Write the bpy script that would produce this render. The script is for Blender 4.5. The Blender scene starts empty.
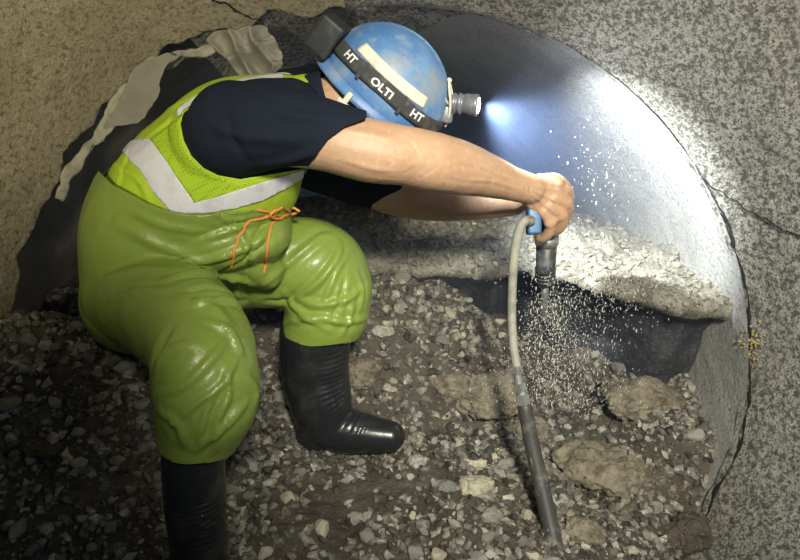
import bpy, bmesh, math, random
import numpy as np
from mathutils import Vector, Matrix
from mathutils.bvhtree import BVHTree
random.seed(7); np.random.seed(7)
S = bpy.context.scene
COL = S.collection
# ------------------------------------------------------------------ camera frame
FOC = 620.0; PITCH = math.radians(20); CAM = np.array([0, 0, .95])
FW = np.array([0, math.cos(PITCH), -math.sin(PITCH)]); UP = np.array([0, math.sin(PITCH), math.cos(PITCH)]); RT = np.array([1., 0, 0])
def ray(px, py): return FW + (px-400)/FOC*RT + (280-py)/FOC*UP
def P(px, py, Y):
    d = ray(px, py); return CAM + d*(Y/d[1])
def PZ(px, py, z):
    d = ray(px, py); return CAM + d*((z-CAM[2])/d[2])
def dep(p): return float(np.dot(np.asarray(p)-CAM, FW))
def proj(v):
    r = np.asarray(v)-CAM; D = r@FW
    return np.stack([400+FOC*(r@RT)/D, 280-FOC*(r@UP)/D], -1)
def K(x, v, D): return CAM + RT*x + UP*v + FW*D
def nrm(a): a = np.asarray(a, float); return a/(np.linalg.norm(a)+1e-12)

# ------------------------------------------------------------------ noise
def _h(i, j, k, s):
    n = (i*374761393 + j*668265263 + k*2147483647 + s*974711) & 0xffffffff
    n = ((n ^ (n >> 13))*1274126177) & 0xffffffff
    n = ((n ^ (n >> 16))*2246822519) & 0xffffffff
    return ((n ^ (n >> 15)) & 0xffffff)/float(0xffffff)
def vnoise(p, seed=0):
    p = np.asarray(p, float); i = np.floor(p).astype(np.int64); f = p-i; f = f*f*(3-2*f)
    r = 0
    for a in (0, 1):
        for b in (0, 1):
            for c in (0, 1):
                w = (f[..., 0] if a else 1-f[..., 0])*(f[..., 1] if b else 1-f[..., 1])*(f[..., 2] if c else 1-f[..., 2])
                r = r + w*_h(i[..., 0]+a, i[..., 1]+b, i[..., 2]+c, seed)
    return r*2-1
def fbm(p, oct=4, seed=0):
    r = 0; a = 1; s = 0
    for o in range(oct):
        r = r + a*vnoise(np.asarray(p)*2**o + 17.3*o, seed+o); s += a; a *= .5
    return r/s
def sst(a, b, x): t = np.clip((x-a)/(b-a), 0, 1); return t*t*(3-2*t)

# ------------------------------------------------------------------ objects
def empty(name, loc, label, cat, group=None):
    o = bpy.data.objects.new(name, None); COL.objects.link(o); o.location = Vector(loc); o.empty_display_size = .05
    tag(o, label, cat, group); return o
def tag(o, label=None, cat=None, group=None, kind=None):
    if label: o['label'] = label
    if cat: o['category'] = cat
    if group: o['group'] = group
    if kind: o['kind'] = kind
    return o
def mesh(name, v, f, mat, parent=None, smooth=True, origin=None):
    v = np.asarray(v, float)
    if parent is not None: org = np.array(parent_world(parent))
    else: org = np.array(origin if origin is not None else v.mean(0))
    me = bpy.data.meshes.new(name); me.from_pydata((v-org).tolist(), [], [tuple(map(int, q)) for q in f]); me.validate(); me.update()
    if smooth: me.polygons.foreach_set('use_smooth', [True]*len(me.polygons))
    me.materials.append(mat)
    o = bpy.data.objects.new(name, me); COL.objects.link(o)
    if parent is not None: o.parent = parent
    else: o.location = Vector(org)
    return o
def parent_world(p):
    r = Vector(p.location)
    while p.parent: p = p.parent; r = r + p.location
    return r
def merge(parts):
    V = []; F = []; n = 0
    for v, f in parts:
        V.append(np.asarray(v, float)); F += [tuple(i+n for i in q) for q in f]; n += len(v)
    return np.concatenate(V), F
def evalmods(v, f, mods):
    me = bpy.data.meshes.new('tmp'); me.from_pydata(np.asarray(v).tolist(), [], [tuple(map(int, q)) for q in f]); me.update()
    o = bpy.data.objects.new('tmp', me); COL.objects.link(o)
    for t, kw in mods:
        m = o.modifiers.new(t, t)
        for k, x in kw.items(): setattr(m, k, x)
    dg = bpy.context.evaluated_depsgraph_get(); dg.update()
    ev = o.evaluated_get(dg); m2 = ev.to_mesh()
    n = len(m2.vertices); vv = np.empty(n*3); m2.vertices.foreach_get('co', vv)
    ff = [tuple(p.vertices) for p in m2.polygons]
    ev.to_mesh_clear(); bpy.data.objects.remove(o); bpy.data.meshes.remove(me)
    return vv.reshape(-1, 3), ff
def remesh(parts, vox=.005, sm=6, fac=.5):
    v, f = merge(parts)
    return evalmods(v, f, [('REMESH', dict(mode='VOXEL', voxel_size=vox)), ('SMOOTH', dict(factor=fac, iterations=sm))])
def tris(f):
    T = []
    for q in f:
        for k in range(1, len(q)-1): T.append((q[0], q[k], q[k+1]))
    return np.array(T, int)
def vnormals(v, f):
    T = tris(f); n = np.cross(v[T[:, 1]]-v[T[:, 0]], v[T[:, 2]]-v[T[:, 0]])
    N = np.zeros_like(v)
    for k in range(3): np.add.at(N, T[:, k], n)
    return N/(np.linalg.norm(N, axis=1, keepdims=True)+1e-12)
def clip(v, f, val):
    """keep where val>0, cutting triangles on the zero line"""
    T = tris(f); V = [*map(np.array, v)]; keep = {}; cut = {}; out = []
    ins = val > 0
    def gv(i):
        if i not in keep: keep[i] = len(keep_l); keep_l.append(v[i])
        return keep[i]
    def gc(i, j):
        k = (min(i, j), max(i, j))
        if k not in cut:
            a, b = val[i], val[j]; t = a/(a-b); cut[k] = len(keep_l); keep_l.append(v[i]*(1-t)+v[j]*t)
        return cut[k]
    keep_l = []
    for t in T:
        c = ins[t]; s = c.sum()
        if s == 3: out.append(tuple(gv(i) for i in t))
        elif s:
            poly = []
            for a in range(3):
                i, j = t[a], t[(a+1) % 3]
                if ins[i]: poly.append(gv(i))
                if ins[i] != ins[j]: poly.append(gc(i, j))
            out.append(tuple(poly))
    return np.array(keep_l), out
def sdpoly(p, poly):
    """signed distance in px: positive inside"""
    poly = np.asarray(poly, float); d = np.full(len(p), 1e9); ins = np.zeros(len(p), bool)
    for i in range(len(poly)):
        a = poly[i]; b = poly[(i+1) % len(poly)]
        e = b-a; w = p-a; t = np.clip((w@e)/(e@e+1e-9), 0, 1)
        d = np.minimum(d, np.linalg.norm(w-t[:, None]*e, axis=1))
        c = ((a[1] > p[:, 1]) != (b[1] > p[:, 1])) & (p[:, 0] < (b[0]-a[0])*(p[:, 1]-a[1])/(b[1]-a[1]+1e-12)+a[0])
        ins ^= c
    return np.where(ins, d, -d)
def solid(o, th, off=0):
    m = o.modifiers.new('thickness', 'SOLIDIFY'); m.thickness = th; m.offset = off; return o

# ------------------------------------------------------------------ shapes
def crom(pts, n):
    p = np.asarray(pts, float); m = len(p)
    if m < 2: return p
    q = np.vstack([2*p[0]-p[1], p, 2*p[-1]-p[-2]]); out = []
    for i in range(m-1):
        for k in range(n):
            t = k/n; a, b, c, d = q[i], q[i+1], q[i+2], q[i+3]
            out.append(.5*((2*b)+(-a+c)*t+(2*a-5*b+4*c-d)*t*t+(-a+3*b-3*c+d)*t**3))
    out.append(p[-1]); return np.array(out)
def tube(pts, sides=20, n=6, lat=None, cap=True, flat=False):
    """pts: rows (x,y,z,ra[,rb]); ra in the plane across lat, rb along lat"""
    p = np.asarray(pts, float)
    if p.shape[1] == 4: p = np.hstack([p, p[:, 3:4]])
    c = crom(p, n) if n > 1 else p
    pos = c[:, :3]; T = np.gradient(pos, axis=0); T /= np.linalg.norm(T, axis=1, keepdims=True)+1e-12
    if lat is None:   # parallel transport
        u = nrm(np.cross(T[0], [0.3, .5, .81])); B = []
        for t in T: u = nrm(u-t*np.dot(u, t)); B.append(u)
        B = np.array(B)
    else:
        B = np.array([nrm(np.asarray(lat)-t*np.dot(lat, t)) for t in T])
    A = np.cross(T, B)
    rings = []
    def ring(cn, a, b, ra, rb): 
        th = np.arange(sides)*2*math.pi/sides
        return cn+np.outer(np.cos(th)*ra, a)+np.outer(np.sin(th)*rb, b)
    if cap and not flat:
        for k in (80, 60, 40, 20):
            s = math.sin(math.radians(k)); cc = math.cos(math.radians(k)); r0 = min(c[0, 3], c[0, 4])
            rings.append(ring(pos[0]-T[0]*r0*s, A[0], B[0], c[0, 3]*cc, c[0, 4]*cc))
    for i in range(len(pos)): rings.append(ring(pos[i], A[i], B[i], c[i, 3], c[i, 4]))
    if cap and not flat:
        for k in (20, 40, 60, 80):
            s = math.sin(math.radians(k)); cc = math.cos(math.radians(k)); r0 = min(c[-1, 3], c[-1, 4])
            rings.append(ring(pos[-1]+T[-1]*r0*s, A[-1], B[-1], c[-1, 3]*cc, c[-1, 4]*cc))
    V = np.concatenate(rings); F = []
    for i in range(len(rings)-1):
        for k in range(sides):
            a = i*sides+k; b = i*sides+(k+1) % sides
            F.append((a, b, b+sides, a+sides))
    if cap:
        F.append(tuple(range(sides))[::-1]); m = (len(rings)-1)*sides; F.append(tuple(range(m, m+sides)))
    return V, F
def T2(rows, **k):
    """rows in photo coordinates: (px,py,Y, r_px[, rb_m])"""
    o = []
    for r in rows:
        p = P(r[0], r[1], r[2]); ra = r[3]*dep(p)/FOC
        o.append([*p, ra, r[4] if len(r) > 4 else ra])
    return tube(o, **k)
def ell(c, axes, rad, nu=24, nv=16):
    V = []; F = []; A = np.array(axes)
    for j in range(1, nv):
        ph = math.pi*j/nv
        for i in range(nu):
            th = 2*math.pi*i/nu
            V.append(np.asarray(c)+A[0]*rad[0]*math.sin(ph)*math.cos(th)+A[1]*rad[1]*math.sin(ph)*math.sin(th)+A[2]*rad[2]*math.cos(ph))
    for j in range(nv-2):
        for i in range(nu):
            a = j*nu+i; b = j*nu+(i+1) % nu; F.append((a, a+nu, b+nu, b))
    V.append(np.asarray(c)+A[2]*rad[2]); V.append(np.asarray(c)-A[2]*rad[2]); n = len(V)
    for i in range(nu):
        F.append((n-2, i, (i+1) % nu)); F.append((n-1, (nv-2)*nu+(i+1) % nu, (nv-2)*nu+i))
    return np.array(V), F
def boxm(c, axes, half, bev=0.0, seg=2):
    bm = bmesh.new(); bmesh.ops.create_cube(bm, size=2)
    for w in bm.verts: w.co = Vector((w.co.x*half[0], w.co.y*half[1], w.co.z*half[2]))
    if bev: bmesh.ops.bevel(bm, geom=bm.edges[:], offset=bev, segments=seg, affect='EDGES', profile=.6)
    V = np.array([w.co[:] for w in bm.verts])@np.array(axes)+np.asarray(c); bm.verts.index_update()
    F = [tuple(w.index for w in q.verts) for q in bm.faces]; bm.free(); return V, F

# ------------------------------------------------------------------ materials
def island_vary(m, lo, hi):
    N = m.node_tree.nodes; L = m.node_tree.links; b = N['Principled BSDF']; src = b.inputs['Base Color'].links[0].from_socket
    g = N.new('ShaderNodeNewGeometry'); r = N.new('ShaderNodeMapRange'); r.inputs[3].default_value = lo; r.inputs[4].default_value = hi; L.new(g.outputs['Random Per Island'], r.inputs[0])
    p = N.new('ShaderNodeMath'); p.operation = 'POWER'; p.inputs[1].default_value = 1.6; L.new(r.outputs[0], p.inputs[0])
    v = N.new('ShaderNodeVectorMath'); v.operation = 'SCALE'; L.new(src, v.inputs[0]); L.new(p.outputs[0], v.inputs['Scale']); L.new(v.outputs[0], b.inputs['Base Color'])
def mat(name, base, rough=.6, spec=.5, metal=0, noise=None, bump=None, coat=0, speck=None, emit=None, rnd=0, sheen=0, dirt=None):
    m = bpy.data.materials.new(name); m.use_nodes = True; N = m.node_tree.nodes; L = m.node_tree.links
    b = N['Principled BSDF']; b.inputs['Roughness'].default_value = rough; b.inputs['Metallic'].default_value = metal
    b.inputs['Specular IOR Level'].default_value = spec; b.inputs['Coat Weight'].default_value = coat; b.inputs['Sheen Weight'].default_value = sheen
    tc = N.new('ShaderNodeTexCoord'); col = None
    def rgb(c): return (*c, 1)
    def mixc(fac, A, B):
        x = N.new('ShaderNodeMix'); x.data_type = 'RGBA'
        if hasattr(fac, 'links'): L.new(fac, x.inputs[0])
        else: x.inputs[0].default_value = fac
        for k, q in ((6, A), (7, B)):
            if hasattr(q, 'links'): L.new(q, x.inputs[k])
            else: x.inputs[k].default_value = rgb(q)
        return x.outputs[2]
    def nz(scale, det=4, ro=.6, vec=None):
        t = N.new('ShaderNodeTexNoise'); t.inputs['Scale'].default_value = scale; t.inputs['Detail'].default_value = det; t.inputs['Roughness'].default_value = ro
        L.new(vec or tc.outputs['Object'], t.inputs['Vector']); return t.outputs['Fac']
    def ramp(x, a, c):
        r = N.new('ShaderNodeMapRange'); r.inputs[1].default_value = a; r.inputs[2].default_value = c; L.new(x, r.inputs[0]); return r.outputs[0]
    col = base
    if noise:   # list of (scale, color, lo, hi)
        for sc, c2, lo, hi in noise: col = mixc(ramp(nz(sc), lo, hi), col, c2)
    if rnd:
        oi = N.new('ShaderNodeObjectInfo'); 
        mm = N.new('ShaderNodeMapRange'); mm.inputs[3].default_value = 1-rnd; mm.inputs[4].default_value = 1+rnd; L.new(oi.outputs['Random'], mm.inputs[0])
        vm = N.new('ShaderNodeVectorMath'); vm.operation = 'SCALE'; L.new(mm.outputs[0], vm.inputs['Scale'])
        if hasattr(col, 'links'): L.new(col, vm.inputs[0])
        else: vm.inputs[0].default_value = col
        col = vm.outputs[0]
    if hasattr(col, 'links'): L.new(col, b.inputs['Base Color'])
    else: b.inputs['Base Color'].default_value = rgb(col)
    if bump:    # list of (scale, strength, distance)
        prev = None
        for sc, st, di in bump:
            bn = N.new('ShaderNodeBump'); bn.inputs['Strength'].default_value = st; bn.inputs['Distance'].default_value = di
            L.new(nz(sc, 5, .65), bn.inputs['Height'])
            if prev: L.new(prev, bn.inputs['Normal'])
            prev = bn.outputs[0]
        L.new(prev, b.inputs['Normal'])
    if emit: b.inputs['Emission Color'].default_value = rgb(emit[0]); b.inputs['Emission Strength'].default_value = emit[1]
    return m
M = {}
M['stucco_l'] = mat('stucco_tan', (.52, .46, .30), .9, .2, noise=[(3, (.40, .35, .22), .45, .75), (85, (.24, .20, .12), .50, .68)], bump=[(55, 1, .03), (160, .9, .012)])
M['stucco_r'] = mat('stucco_grey', (.54, .53, .47), .85, .3, noise=[(2.5, (.42, .40, .33), .4, .7), (75, (.16, .15, .125), .47, .60), (180, (.10, .095, .08), .50, .62)], bump=[(70, 1, .03), (170, 1, .012)])
M['far'] = mat('far_wall_cement', (.50, .50, .48), .8, .3, noise=[(6, (.40, .40, .38), .4, .7), (110, (.26, .25, .22), .52, .66)], bump=[(75, .9, .018), (170, .8, .008)])
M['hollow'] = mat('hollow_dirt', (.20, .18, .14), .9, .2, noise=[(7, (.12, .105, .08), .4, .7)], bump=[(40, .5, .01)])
M['soil'] = mat('wet_soil', (.105, .09, .066), .75, .4, noise=[(9, (.06, .05, .038), .42, .66), (70, (.21, .19, .15), .58, .72)], bump=[(50, .9, .012), (180, .8, .005)])
M['ledge'] = mat('crushed_cement', (.30, .29, .24), .8, .4, noise=[(14, (.17, .16, .12), .42, .66), (110, (.09, .08, .06), .55, .66)], bump=[(45, .9, .012), (160, .9, .006)])
M['shadeface'] = mat('shaded_earth', (.045, .048, .052), .6, .5, noise=[(20, (.025, .026, .03), .42, .66), (110, (.11, .11, .11), .58, .72)], bump=[(45, .9, .012), (160, .8, .005)])  # ledge earth with the shade of the undercut put into its colour
M['clod'] = mat('clod_soil', (.27, .24, .18), .85, .3, noise=[(25, (.12, .10, .07), .42, .66), (70, (.30, .28, .22), .56, .70)], bump=[(60, .9, .01), (200, .8, .004)])
M['stone'] = mat('grey_stone', (.29, .285, .245), .6, .5, noise=[(40, (.17, .165, .14), .45, .7), (160, (.48, .47, .42), .6, .75)], bump=[(90, .6, .004)], rnd=.35)
M['pale'] = mat('pale_stone', (.50, .47, .36), .7, .4, noise=[(40, (.33, .30, .22), .45, .7)], bump=[(90, .6, .004)], rnd=.2)
M['gravel'] = mat('gravel', (.26, .25, .21), .65, .5, noise=[(22, (.10, .09, .07), .42, .62), (120, (.42, .41, .36), .58, .72)], bump=[(150, .5, .003)])
island_vary(M['gravel'], .35, 1.35)
M['wader'] = mat('green_pvc', (.22, .30, .055), .36, .45, noise=[(5, (.175, .245, .045), .45, .75)], bump=[(10, .25, .02)], coat=.05)
M['vest'] = mat('lime_vest', (.36, .50, .03), .7, .3, noise=[(30, (.32, .47, .02), .5, .7)], bump=[(40, .2, .01)])
M['shirt'] = mat('navy_cotton', (.010, .014, .024), .9, .15, bump=[(25, .3, .01), (600, .3, .001)])
M['skin'] = mat('skin', (.45, .285, .18), .5, .4, noise=[(12, (.38, .22, .13), .45, .7), (90, (.56, .36, .23), .55, .75)], bump=[(60, .25, .003), (260, .2, .001)])
M['skin'].node_tree.nodes['Principled BSDF'].inputs['Subsurface Weight'].default_value = .0
M['nail'] = mat('nail', (.6, .42, .32), .35)
M['hair'] = mat('dark_hair', (.012, .010, .009), .8, .3, bump=[(300, .8, .003)])
M['boot'] = mat('black_rubber', (.017, .019, .022), .28, .5, noise=[(16, (.045, .043, .038), .50, .72)], bump=[(30, .12, .005)])
M['sole'] = mat('sole_rubber', (.03, .028, .024), .7, .3, bump=[(60, .3, .004)])
M['silver'] = mat('reflective_silver', (.60, .60, .63), .45, .5, noise=[(22, (.48, .48, .50), .5, .7)], bump=[(30, .25, .006)])
M['string'] = mat('orange_cord', (.62, .25, .055), .7, .3)
M['seam'] = mat('dark_seam', (.05, .10, .015), .7)
M['white'] = mat('white_print', (.72, .72, .70), .6, .3)
M['blue'] = mat('scuffed_blue', (.065, .165, .37), .45, .45, noise=[(9, (.13, .25, .44), .40, .66), (40, (.22, .29, .37), .52, .74), (12, (.24, .27, .28), .52, .72)], bump=[(50, .1, .003)])
M['sticker'] = mat('beige_sticker', (.62, .60, .48), .7, .3, noise=[(60, (.42, .40, .32), .52, .72)])
M['strap'] = mat('dark_webbing', (.05, .05, .052), .85, .2, noise=[(60, (.12, .115, .10), .5, .75)], bump=[(500, .5, .001)])
M['blackpl'] = mat('black_plastic', (.022, .024, .026), .55, .4, noise=[(30, (.06, .06, .055), .5, .75)])
M['greypl'] = mat('grey_metal_lamp', (.18, .19, .22), .4, .5, metal=.4, noise=[(60, (.3, .3, .3), .5, .7)])
M['lens'] = mat('lit_lens', (.9, .95, 1), .2, emit=((.80, .90, 1.0), 60))
M['steel'] = mat('dusty_steel', (.30, .31, .31), .5, .5, metal=.6, noise=[(40, (.16, .16, .15), .45, .7)], bump=[(120, .2, .002)])
M['toolblk'] = mat('dirty_black_steel', (.05, .053, .058), .45, .5, metal=.3, noise=[(30, (.16, .16, .155), .5, .75)], bump=[(90, .3, .002)])
M['greyhose'] = mat('grey_hose', (.30, .30, .25), .6, .4, noise=[(25, (.18, .18, .15), .45, .7)])
M['blackhose'] = mat('muddy_black_hose', (.05, .05, .048), .5, .5, noise=[(14, (.24, .22, .18), .52, .68), (60, (.4, .38, .32), .64, .75)])
M['bluepl'] = mat('blue_valve', (.04, .13, .27), .45, .5)
M['membrane'] = mat('grey_membrane', (.22, .21, .165), .75, .3, noise=[(14, (.16, .15, .11), .45, .72)], bump=[(50, .5, .006)])
M['crust'] = mat('torn_crust', (.36, .34, .26), .85, .3, noise=[(25, (.20, .19, .14), .45, .7)], bump=[(70, .7, .008)])
M['crack'] = mat('black_joint', (.016, .014, .012), .9, .2)
M['rust'] = mat('rust_stain', (.40, .31, .14), .9, .2, noise=[(60, (.22, .15, .06), .5, .7)])
M['grit'] = mat('flying_grit', (.55, .55, .50), .7, .3)
# mesh weave of the vest: small dark holes in the lime fabric
def weave(m):
    N = m.node_tree.nodes; L = m.node_tree.links; b = N['Principled BSDF']
    tc = N.new('ShaderNodeTexCoord'); vo = N.new('ShaderNodeTexVoronoi'); vo.inputs['Scale'].default_value = 150; vo.inputs['Randomness'].default_value = .12
    mp = N.new('ShaderNodeMapping'); mp.inputs['Rotation'].default_value = (.3, .4, .2); L.new(tc.outputs['Object'], mp.inputs[0]); L.new(mp.outputs[0], vo.inputs['Vector'])
    r = N.new('ShaderNodeMapRange'); r.inputs[1].default_value = .22; r.inputs[2].default_value = .34; L.new(vo.outputs['Distance'], r.inputs[0])
    x = N.new('ShaderNodeMix'); x.data_type = 'RGBA'; L.new(r.outputs[0], x.inputs[0]); x.inputs[6].default_value = (.16, .26, .01, 1)
    x.inputs[7].default_value = (.33, .48, .02, 1); L.new(x.outputs[2], b.inputs['Base Color'])
M['vestmesh'] = mat('lime_mesh', (.4, .6, .02), .75, .3); weave(M['vestmesh'])

# ================================================================== THE SETTING
VC = -.18
def near_r(ph, D):
    """near shell radius; ph in degrees"""
    left = sst(100, 135, ph)
    return .885 + left*(.085-.02*sst(190, 215, ph)) + .35*(1.6-D)
def grid(ph, t, fn):
    PH, TT = np.meshgrid(ph, t, indexing='ij'); V = fn(PH.ravel(), TT.ravel()); a, b = len(ph), len(t)
    F = [(i*b+j, (i+1)*b+j, (i+1)*b+j+1, i*b+j+1) for i in range(a-1) for j in range(b-1)]
    return V, F
def rim_D(ph):
    q = np.stack([ph*.09, ph*0, ph*0], -1)
    left = sst(97, 102, ph)
    return 1.6 + left*(.05*fbm(q*2, 4, 3) - .02) 
def near_fn(ph, t, deep=0):
    De = rim_D(ph) if not deep else 1.6+.42*sst(76, 100, ph)+.02*fbm(np.stack([ph*.2, ph*0, ph*0], -1), 3, 3)*sst(70, 90, ph); D = .25+(De-.25)*t
    r = near_r(ph, np.minimum(D, 1.6+.0*D))+(.028*sst(97, 100, ph)*(D > .2) if deep else 0); a = np.radians(ph)
    p = np.stack([np.cos(a)*r, np.sin(a)*r, D], -1)
    d = .012*fbm(p*5, 3, 11) + .0045*fbm(p*38, 3, 5)
    r = r-d
    return CAM + np.outer(np.cos(a)*r, RT)+np.outer(VC+np.sin(a)*r, UP)+np.outer(D, FW)
v, f = grid(np.linspace(-58, 124, 720), np.linspace(0, 1, 250), lambda a, t: near_fn(a, t, 1))
o = mesh('wall_right', v, f, M['stucco_r']); o['kind'] = 'structure'; o['label'] = 'rough grey sprayed cement lining on the right and crown of the tunnel'
v, f = grid(np.linspace(99, 238, 560), np.linspace(0, 1, 230), near_fn)
o = mesh('wall_left', v, f, M['stucco_l']); o['kind'] = 'structure'; o['label'] = 'rough tan sprayed cement lining ending in a torn rim behind the worker'
solid(o, .018, -1)
AX = np.array([0, math.cos(math.radians(10)), -math.sin(math.radians(10))])
def far_fn(ph, t):
    a = np.radians(ph); left = sst(99, 128, ph)
    L = -.02-.03*left + 4.2*t**1.6
    r = .888+.165*left+.05*left*sst(-.02, .12, L)
    p = np.stack([np.cos(a)*r, np.sin(a)*r, L], -1)
    r = r-(.004+.02*left)*fbm(p*4, 3, 21)-.003*fbm(p*30, 3, 8)
    return CAM+FW*(1.6)+np.outer(np.cos(a)*r, RT)+np.outer(VC+np.sin(a)*r, UP)+np.outer(L, AX)
v, f = grid(np.linspace(-75, 99, 420), np.linspace(0, 1, 160), far_fn)
o = mesh('wall_far', v, f, M['far']); o['kind'] = 'structure'; o['label'] = 'smooth pale pipe wall beyond the joint, lit white by the headlamp'
v, f = grid(np.linspace(99, 250, 320), np.linspace(0, 1, 160), far_fn)
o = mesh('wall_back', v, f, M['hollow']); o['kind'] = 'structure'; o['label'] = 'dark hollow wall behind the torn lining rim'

# ground
def ground_z(X, Y, detail=True):
    X = np.asarray(X, float); Y = np.asarray(Y, float)
    z = -.03+.06*sst(-.6, -1.0, X)*0+.05*sst(-.55, -1.05, X) - .20*sst(.05, .85, X)
    z = z+.40*np.exp(-(((X+.80)/.30)**2+((Y-1.27)/.28)**2))-.12*sst(1.35, 1.6, Y)*sst(-.45, -.7, X)
    z = z-.06*sst(1.1, .85, Y)*sst(-.1, -.35, X)
    z = z+.20*sst(.5, .75, X)*sst(1.26, 1.46, Y)-.10*sst(.45, .8, X)*sst(1.35, 1.1, Y)
    # scree climbing to the ledge, steep on the left, deep pit on the right
    yb = 1.42+.10*sst(-.1, .5, X); k = sst(.62, .05, X)
    z = z+(.10+.24*k)*sst(yb, yb+.42, Y)
    q = np.stack([X, Y, 0*X], -1)
    z = z+.035*fbm(q*3.2, 3, 31)
    if detail:
        z = z+.030*fbm(q*8, 4, 32)+.006*fbm(q*45, 3, 33)
    return z
xs = np.linspace(-1.25, 1.1, 400); ys = np.linspace(.2, 2.05, 320)
XX, YY = np.meshgrid(xs, ys, indexing='ij'); ZZ = ground_z(XX.ravel(), YY.ravel())
GV = np.stack([XX.ravel(), YY.ravel(), ZZ], -1); b = len(ys)
GF = [(i*b+j, (i+1)*b+j, (i+1)*b+j+1, i*b+j+1) for i in range(len(xs)-1) for j in range(b-1)]
o = mesh('floor', GV, GF, M['soil']); o['kind'] = 'structure'; o['label'] = 'wet brown soil and rubble floor of the tunnel'
GB = BVHTree.FromPolygons([Vector(q) for q in GV], GF)
def gz(x, y): 
    h = GB.ray_cast(Vector((x, y, 3)), Vector((0, 0, -1))); return h[0].z if h[0] else 0.

# ledge of debris across the pipe
EX = [(-.9, 1.95), (-.5, 1.90), (-.123, 1.82), (.242, 1.78), (.47, 1.72), (.60, 1.58), (.70, 1.51), (.80, 1.50), (.93, 1.54)]
ex = np.array([e[0] for e in EX]); ey = np.array([e[1] for e in EX])
def edgeY(X): return np.interp(X, ex, ey) + .025*fbm(np.stack([X*14, 0*X, 0*X], -1), 4, 41)
prof = [(2.9, -.62), (2.3, -.42), (1.7, -.24)]+[(1.25-.025*k, -.10*(1-k/50)*(1-k/50)) for k in range(0, 49)]+[(.02, 0), (.004, -.006), (-.004, -.02), (.0, -.04), (.012, -.06), (.03, -.085), (.05, -.11), (.07, -.15), (.085, -.2), (.10, -.25), (.11, -.3), (.12, -.4), (.12, -.5), (.12, -.65), (.12, -.8)]
prof = np.array(prof); xs = np.linspace(-1.0, .93, 420)
PI_, XI = np.meshgrid(np.arange(len(prof)), xs, indexing='ij')
e = edgeY(xs); off = prof[PI_.ravel(), 0]; dz = prof[PI_.ravel(), 1]; X = XI.ravel(); E = np.tile(e, len(prof))
deepen = sst(-.03, -.10, dz)*sst(.25, .5, X)*.26*(1-.8*sst(.58, .74, X))*(off > 0)*(off < .5)
V = np.stack([X, E+off+deepen, .365+.0*X+dz], -1)
nn = fbm(V*np.array([9, 9, 9]), 4, 51)*.030+fbm(V*34, 4, 52)*.016
V[:, 2] += nn*(dz > -.02)+nn*(off > .3); V[:, 1] += nn*1.4*((dz < -.02) & (off < .3))
V[:, 2] += -.03*sst(.45, .9, X)*(off < .3)
b = len(xs); F = [(i*b+j, i*b+j+1, (i+1)*b+j+1, (i+1)*b+j) for i in range(len(prof)-1) for j in range(b-1)]
o = mesh('debris_ledge', V, F, M['ledge']); o.data.materials.append(M['shadeface'])
mid = np.array([prof[i, 1] < -.05 and prof[i, 0] < .3 for i in range(len(prof)-1)]).repeat(b-1); o.data.polygons.foreach_set('material_index', mid.astype(int).tolist())  # faces below the lip get the earth with painted-in shade
tag(o, 'raised grey ledge of crushed cement debris crossing the pipe under the hands', 'debris ledge')
LB = BVHTree.FromPolygons([Vector(q) for q in V], F)

# joint line and crack
def shell_pt(px, py, lift=.0):
    """point where the sight line meets the near shell; used only to lay marks onto the real wall"""
    d = np.array([(px-400)/FOC, (280-py)/FOC]); D = 1.3
    for _ in range(30):
        x, y = d*D; yy = y-VC; ph = math.degrees(math.atan2(yy, x)) % 360
        if ph > 300: ph -= 360
        r = near_r(np.array([ph]), D)[0]; rr = math.hypot(x, yy); D += (r-rr)*.8
    D = min(D, 1.6); x, y = d*D; n = nrm([x, y-VC]); return K(x-n[0]*lift, y-n[1]*lift, D)
def wiggle(pts, amp, seed, n=10):
    c = crom(pts, n); q = np.stack([np.arange(len(c))*.45, 0*c[:, 0], 0*c[:, 0]], -1)
    return c+amp*np.stack([fbm(q, 3, seed), fbm(q, 3, seed+9)], -1)
def crack(name, pts, wpx, seed, m, lift=.004):
    c = wiggle(pts, 3.0, seed); rows = []
    for i, (x, y) in enumerate(c):
        p = shell_pt(x, y, lift); w = wpx*(.55+.9*random.random())*(1 if 1 < i < len(c)-2 else .3)
        rows.append([*p, w*dep(p)/FOC, .005])
    return tube(rows, sides=8, n=1)
phs = np.linspace(27, -44, 150); tj = .985+.006*fbm(np.stack([phs*.25, 0*phs, 0*phs], -1), 3, 4)
jp = near_fn(phs, tj); wj = np.clip(.0032+.0035*fbm(np.stack([phs*.5, 0*phs, 0*phs], -1), 3, 14), .0008, 1)*np.clip((27-phs)/3+.3, 0, 1)
v, f = tube(np.hstack([jp, wj[:, None], wj[:, None]*1.3]), sides=8, n=1)
o = mesh('trim_1', v, f, M['crack']); o['kind'] = 'structure'; o['label'] = 'black open joint curving down the right wall'
v, f = crack('c', [(702, 178), (722, 192), (748, 208), (775, 224), (800, 236), (830, 250)], .45, 5, None)
o = mesh('trim_2', v, f, M['crack']); o['kind'] = 'structure'; o['label'] = 'thin crack running across the right wall'
v, f = crack('c', [(205, -6), (225, 3), (243, 12), (262, 22)], .9, 6, None)
o = mesh('trim_3', v, f, M['crack']); o['kind'] = 'structure'; o['label'] = 'thin crack in the tan lining at the crown'
rs = []
for k in range(60):
    x = random.gauss(748, 5)+random.random()*8; y = random.gauss(345, 9); p = shell_pt(x, y, .0022); q_ = random.uniform(.0015, .0045); rs.append(ell(p, (FW, np.cross(FW, nrm([.9, 0, -.2])), nrm([.9, 0, -.2])), (q_*1.6, q_, .0012), 8, 6))
v, f = merge(rs); o = mesh('trim_4', v, f, M['rust']); o['kind'] = 'structure'; o['label'] = 'ochre rust stain beside the joint'

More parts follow.
